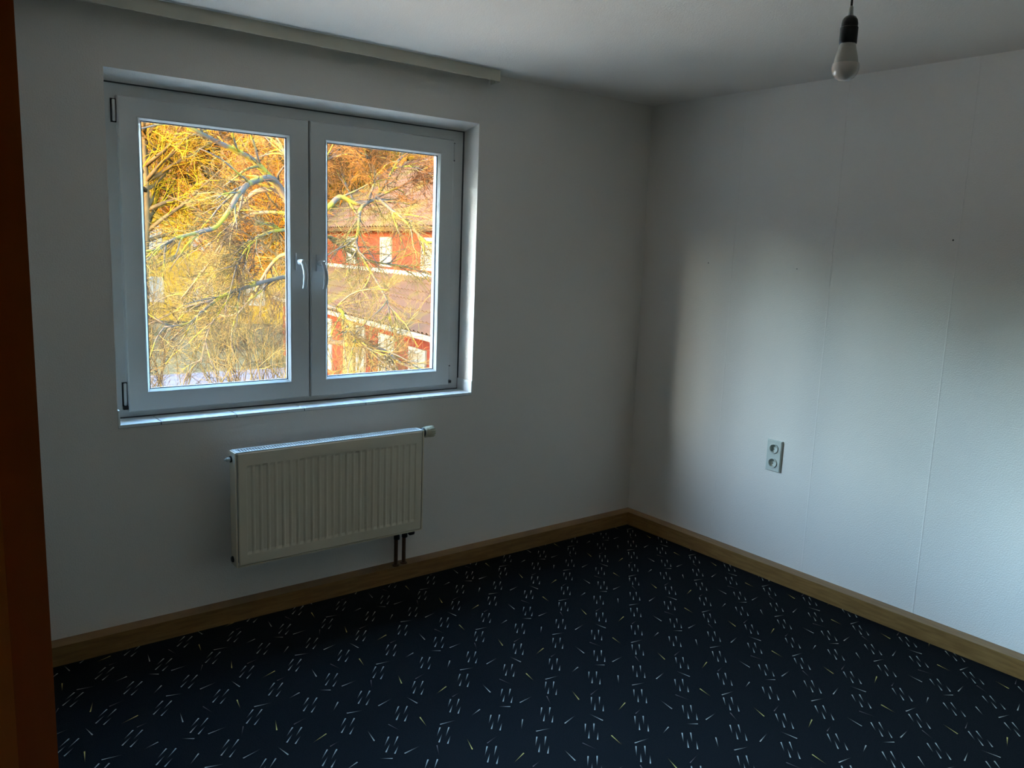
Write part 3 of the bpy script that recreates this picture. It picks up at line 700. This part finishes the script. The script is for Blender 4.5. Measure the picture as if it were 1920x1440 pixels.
LIMBS = {
 'L1': [(0.33,5.56,1.89),(0.26,5.63,1.97),(0.20,5.70,2.09),(0.07,5.70,2.24),(-0.15,5.66,2.42),(-0.37,5.59,2.50),(-0.61,5.54,2.58),(-0.84,5.48,2.66),(-1.14,5.48,2.81)],
 'L2': [(0.26,5.63,1.97),(0.05,5.59,2.23),(-0.16,5.49,2.21),(-0.33,5.36,2.14),(-0.49,5.20,2.01),(-0.58,5.12,1.90),(-0.69,5.05,1.77),(-0.81,4.99,1.67),(-1.01,4.88,1.62),(-1.22,4.77,1.56),(-1.46,4.68,1.43)],
 'L3': [(0.24,5.66,2.03),(0.16,5.87,2.15),(0.04,6.09,2.12),(-0.01,6.24,2.04),(-0.06,6.39,1.92),(-0.12,6.40,1.78),(-0.17,6.53,1.61),(-0.22,6.67,1.44),(-0.38,6.86,1.13),(-0.55,7.05,0.84)],
 'L4': [(0.32,5.49,1.86),(0.23,5.77,1.89),(0.08,6.14,1.89),(-0.04,6.35,1.82),(-0.11,6.50,1.65),(-0.17,6.63,1.42),(-0.25,6.75,1.11)],
 'L5': [(0.30,5.40,1.65),(0.01,5.25,1.69),(-0.23,5.17,1.64),(-0.37,5.14,1.55),(-0.49,5.07,1.43),(-0.60,5.00,1.28)],
 'L6': [(0.30,5.31,1.19),(0.01,5.27,1.19),(-0.38,5.17,1.10),(-0.70,5.02,1.02),(-0.93,4.92,0.89),(-1.12,4.79,0.77),(-1.37,4.72,0.74)],
 'L7': [(0.31,5.36,1.48),(0.21,5.81,1.41),(0.14,6.08,1.21),(0.05,6.34,0.88),(-0.08,6.53,0.68),(-0.21,6.87,0.61),(-0.29,7.00,0.31),(-0.32,7.09,0.03)],
 'L8': [(0.33,5.58,1.98),(0.40,5.86,2.37),(0.35,6.22,2.69),(0.19,6.64,2.86),(0.02,7.06,3.00)],
 'R1': [(0.30,5.44,1.83),(0.57,5.38,1.95),(0.74,5.40,2.09),(0.92,5.38,2.03),(1.09,5.38,2.06),(1.22,5.42,2.12),(1.46,5.55,2.39),(1.61,5.60,2.59),(1.84,5.72,2.81)],
 'R2': [(0.26,5.22,0.61),(0.40,4.96,0.51),(0.59,4.55,0.51),(0.72,4.31,0.47),(0.79,4.11,0.37),(0.90,3.88,0.31),(1.03,3.63,0.22)],
 'R3': [(0.28,5.27,0.96),(0.39,4.91,0.89),(0.45,4.73,0.85),(0.40,4.61,0.69),(0.42,4.45,0.63),(0.50,4.24,0.50)],
 'R4': [(1.09,5.38,2.06),(0.96,5.33,1.96),(0.88,5.22,1.71),(0.81,5.12,1.56),(0.84,4.91,1.33),(0.88,4.55,1.00),(0.84,4.41,0.78)],
 'R5': [(1.22,5.42,2.12),(1.30,5.20,1.97),(1.37,4.99,1.84),(1.46,4.61,1.57),(1.54,4.37,1.36)],
 'R6': [(0.34,5.45,1.71),(0.63,5.53,1.66),(0.95,5.63,1.49),(1.28,5.60,1.37),(1.69,5.53,1.32),(2.10,5.45,1.20)],
 'R7': [(0.32,5.59,2.03),(0.54,5.61,2.31),(0.70,5.65,2.51),(0.98,5.58,2.62),(1.34,5.47,2.78)],
 'R8': [(1.22,5.42,2.12),(1.55,5.33,2.29),(1.81,5.28,2.40),(2.10,5.21,2.54)],
 'R9': [(1.53,5.58,2.48),(1.61,5.32,2.50),(1.70,5.11,2.43),(1.82,4.86,2.29)],
 'R10': [(1.09,5.38,2.06),(1.12,5.29,2.32),(1.04,5.26,2.54),(0.95,5.25,2.72)],
 'R11': [(0.92,5.38,2.03),(0.95,5.65,2.23),(1.01,5.92,2.49),(1.18,6.11,2.77)],
}
RAD = {'L1': .052, 'L2': .040, 'L3': .034, 'L4': .022, 'L5': .022, 'L6': .026, 'L7': .024, 'L8': .034, 'R1': .036, 'R2': .034, 'R3': .026, 'R4': .024, 'R5': .022, 'R6': .022, 'R7': .026, 'R8': .016, 'R9': .014, 'R10': .016, 'R11': .015}
tr = empty('garden_tree', (.27, 5.28, GZ)); tag(tr, 'bare lichen-covered tree close outside the window', 'tree')
T_ = Tubes(); tp = smooth([Vector(q) for q in ((.27, 5.22, GZ), (.25, 5.2, -1.6), (.27, 5.25, -.2), (.29, 5.30, .96), (.33, 5.45, 1.71), (.33, 5.58, 2.03), (.42, 5.75, 2.9), (.36, 5.8, 4.2))])
T_.add(tp, [.15 - .10 * i / (len(tp) - 1) for i in range(len(tp))], 10); T_.build('trunk', M['bark'], tr)
tw = Tubes(); tw2 = Tubes(); tw3 = Tubes()
for k, pts in LIMBS.items():
    q = smooth([Vector(p) for p in pts]); T_ = Tubes(); r_ = RAD[k]
    T_.add(q, [r_ * (1 - .72 * i / (len(q) - 1)) for i in range(len(q))], 8)
    for _ in range(14):                      # secondary branches belong to the limb
        t = random.uniform(.2, 1); p, d_ = along(q, t)
        qq = wander(p, (d_ + rv() * .75).normalized(), random.uniform(.35, .8), 6, .2, Vector((0, 0, -.05)))
        rr = r_ * .36 * (1 - .5 * t) + .003
        T_.add(qq, [rr * (1 - .7 * i / 6) for i in range(7)], 5)
        twigs_on(tw3 if k in ('R1', 'R7', 'R8', 'R9', 'R10', 'R11', 'L1', 'L8') else tw if random.random() < .6 else tw2, qq, 9, .34, .0036, 1, .9, Vector((0, 0, -.02)))
    twigs_on(tw3 if k in ('R7', 'R8', 'R9', 'R10', 'R11') else tw if k[0] == 'L' else tw2, q, 24 if k[0] == 'L' else 40, .58, .0042, 1, .95, Vector((0, 0, -.03)))
    T_.build('limb', M['bark'], tr)
tag(tw.build('twigs', M['twig'], tr), kind='stuff'); tag(tw2.build('pale_twigs', M['twig_pale'], tr), kind='stuff'); tag(tw3.build('brown_twigs', M['twig_brown'], tr), kind='stuff')
keep(tr)

# lichen-yellow shrubs under the window view
def shrub(name, loc, h, n, label, material):
    s = empty(name, loc); tag(s, label, 'shrub', 'bare shrubs in the yard')
    st = Tubes(); t2 = Tubes()
    for _ in range(n):
        p = Vector((random.uniform(-.5, .5), random.uniform(-.5, .5), 0))
        q = wander(p, Vector((random.uniform(-.5, .5), random.uniform(-.5, .5), 1)).normalized(), h * random.uniform(.75, 1.1), 9, .16, Vector((0, 0, .03)))
        st.add(q, [.017 * (1 - .8 * i / 9) for i in range(10)], 5)
        twigs_on(t2, q, 22, h * .24, .0075, 1, .75, Vector((0, 0, .02)), tmin=.25)
    st.build('stems', material, s); tag(t2.build('twigs', material, s), kind='stuff')
shrub('shrub', (3.1, 13.5, GZ), 4.0, 13, 'tangled grey-brown shrub straight behind the tree', M['twig'])
shrub('shrub', (5.0, 14.6, GZ), 3.9, 9, 'pale lichen-yellow shrub in the middle of the yard', M['twig_pale'])
shrub('shrub', (1.3, 15.5, GZ), 4.6, 13, 'brown bare shrub at the left of the yard', M['twig'])
shrub('shrub', (4.3, 18.6, GZ), 4.4, 13, 'bare brown shrub nearest to the road', M['twig'])

# golden trees beyond the road
def far_tree(name, h, nl, material):
    s = empty(name); bk = Tubes(); t2 = Tubes()
    tp = wander(Vector((0, 0, 0)), Vector((0, 0, 1)), h * .8, 8, .06, Vector((0, 0, .1)))
    bk.add(tp, [.22 * (1 - .85 * i / 8) for i in range(9)], 7)
    for _ in range(nl):
        t = random.uniform(.16, 1); p, d_ = along(tp, t)
        a = random.uniform(0, 2 * math.pi); dd = Vector((math.cos(a), math.sin(a), random.uniform(.35, .9))).normalized()
        q = wander(p, dd, h * random.uniform(.26, .42) * (1.15 - .5 * t), 6, .16, Vector((0, 0, .05)))
        bk.add(q, [.085 * (1 - .8 * i / 6) for i in range(7)], 5)
        twigs_on(t2, q, 14, h * .15, .026, 1, .85, Vector((0, 0, .03)), tmin=.1)
    bk.build('trunk', M['far_bark'], s); tag(t2.build('crown', material, s), kind='stuff')
    return s
protos = [far_tree('golden_tree', 15, 44, M['far_twig']), far_tree('yellow_tree', 13, 44, M['far_twig2']), far_tree('golden_tree', 17, 46, M['far_twig'])]
spots = [(1, 4.6, 30, .3, 'left of the yellow house, nearest to the road'), (0, 8.2, 31.5, 1.2, 'in front of the left half of the yellow house'), (2, 11.2, 29, 2.0, 'in front of the right half of the yellow house'),
         (1, 14.2, 33.5, .7, 'in front of the right corner of the yellow house'), (0, 17.8, 33, 2.9, 'between the yellow and the red house'), (2, 2.6, 47, 4.0, 'just left of the yellow house, level with its back'),
         (0, 20.5, 44, 5.2, 'right of the yellow house, behind the red one'), (1, 25.5, 39, 3.3, 'over the far end of the red roof'), (2, 28, 32, 1.7, 'over the middle of the red roof'), (0, 30, 25, .2, 'over the near end of the red roof'),
         (1, -5, 44, 2.2, 'first in the row to the left across the road'), (2, -12, 41, 1.1, 'second in the row to the left across the road'), (0, -19, 37, 4.4, 'third in the row to the left across the road'),
         (2, -26, 32, .9, 'fourth in the row to the left across the road'), (0, -33, 26, 3.0, 'fifth in the row to the left across the road'), (2, -39, 18, 1.9, 'last in the row to the left across the road')]
for i in range(22):
    az = R(-84 + 5.9 * i); rr = 74 if i % 2 else 85
    spots.append(((0, 2, 1)[i % 3], rr * math.sin(az), rr * math.cos(az), i * 1.3, 'on the wooded slope behind the houses'))
used = set()
for i, (k, x, y, rz, where) in enumerate(spots):
    src = protos[k]
    if k in used:
        o = src.copy(); COL.objects.link(o)
        for ch in src.children:
            c = ch.copy(); COL.objects.link(c); c.parent = o
    else:
        o = src; used.add(k)
    zz = GZ
    rr = math.hypot(x, y)
    if rr > 62:
        t = min(1, (rr - 62) / 48); zz = GZ + 20 * (3 * t * t - 2 * t ** 3) - .3
    o.location = (x, y, zz); o.rotation_euler = (0, 0, rz)
    tag(o, ('bare yellow tree ' if k == 1 else 'bare golden-brown tree ') + where, 'tree', 'trees on the wooded slope' if 'slope' in where else 'trees beyond the road')
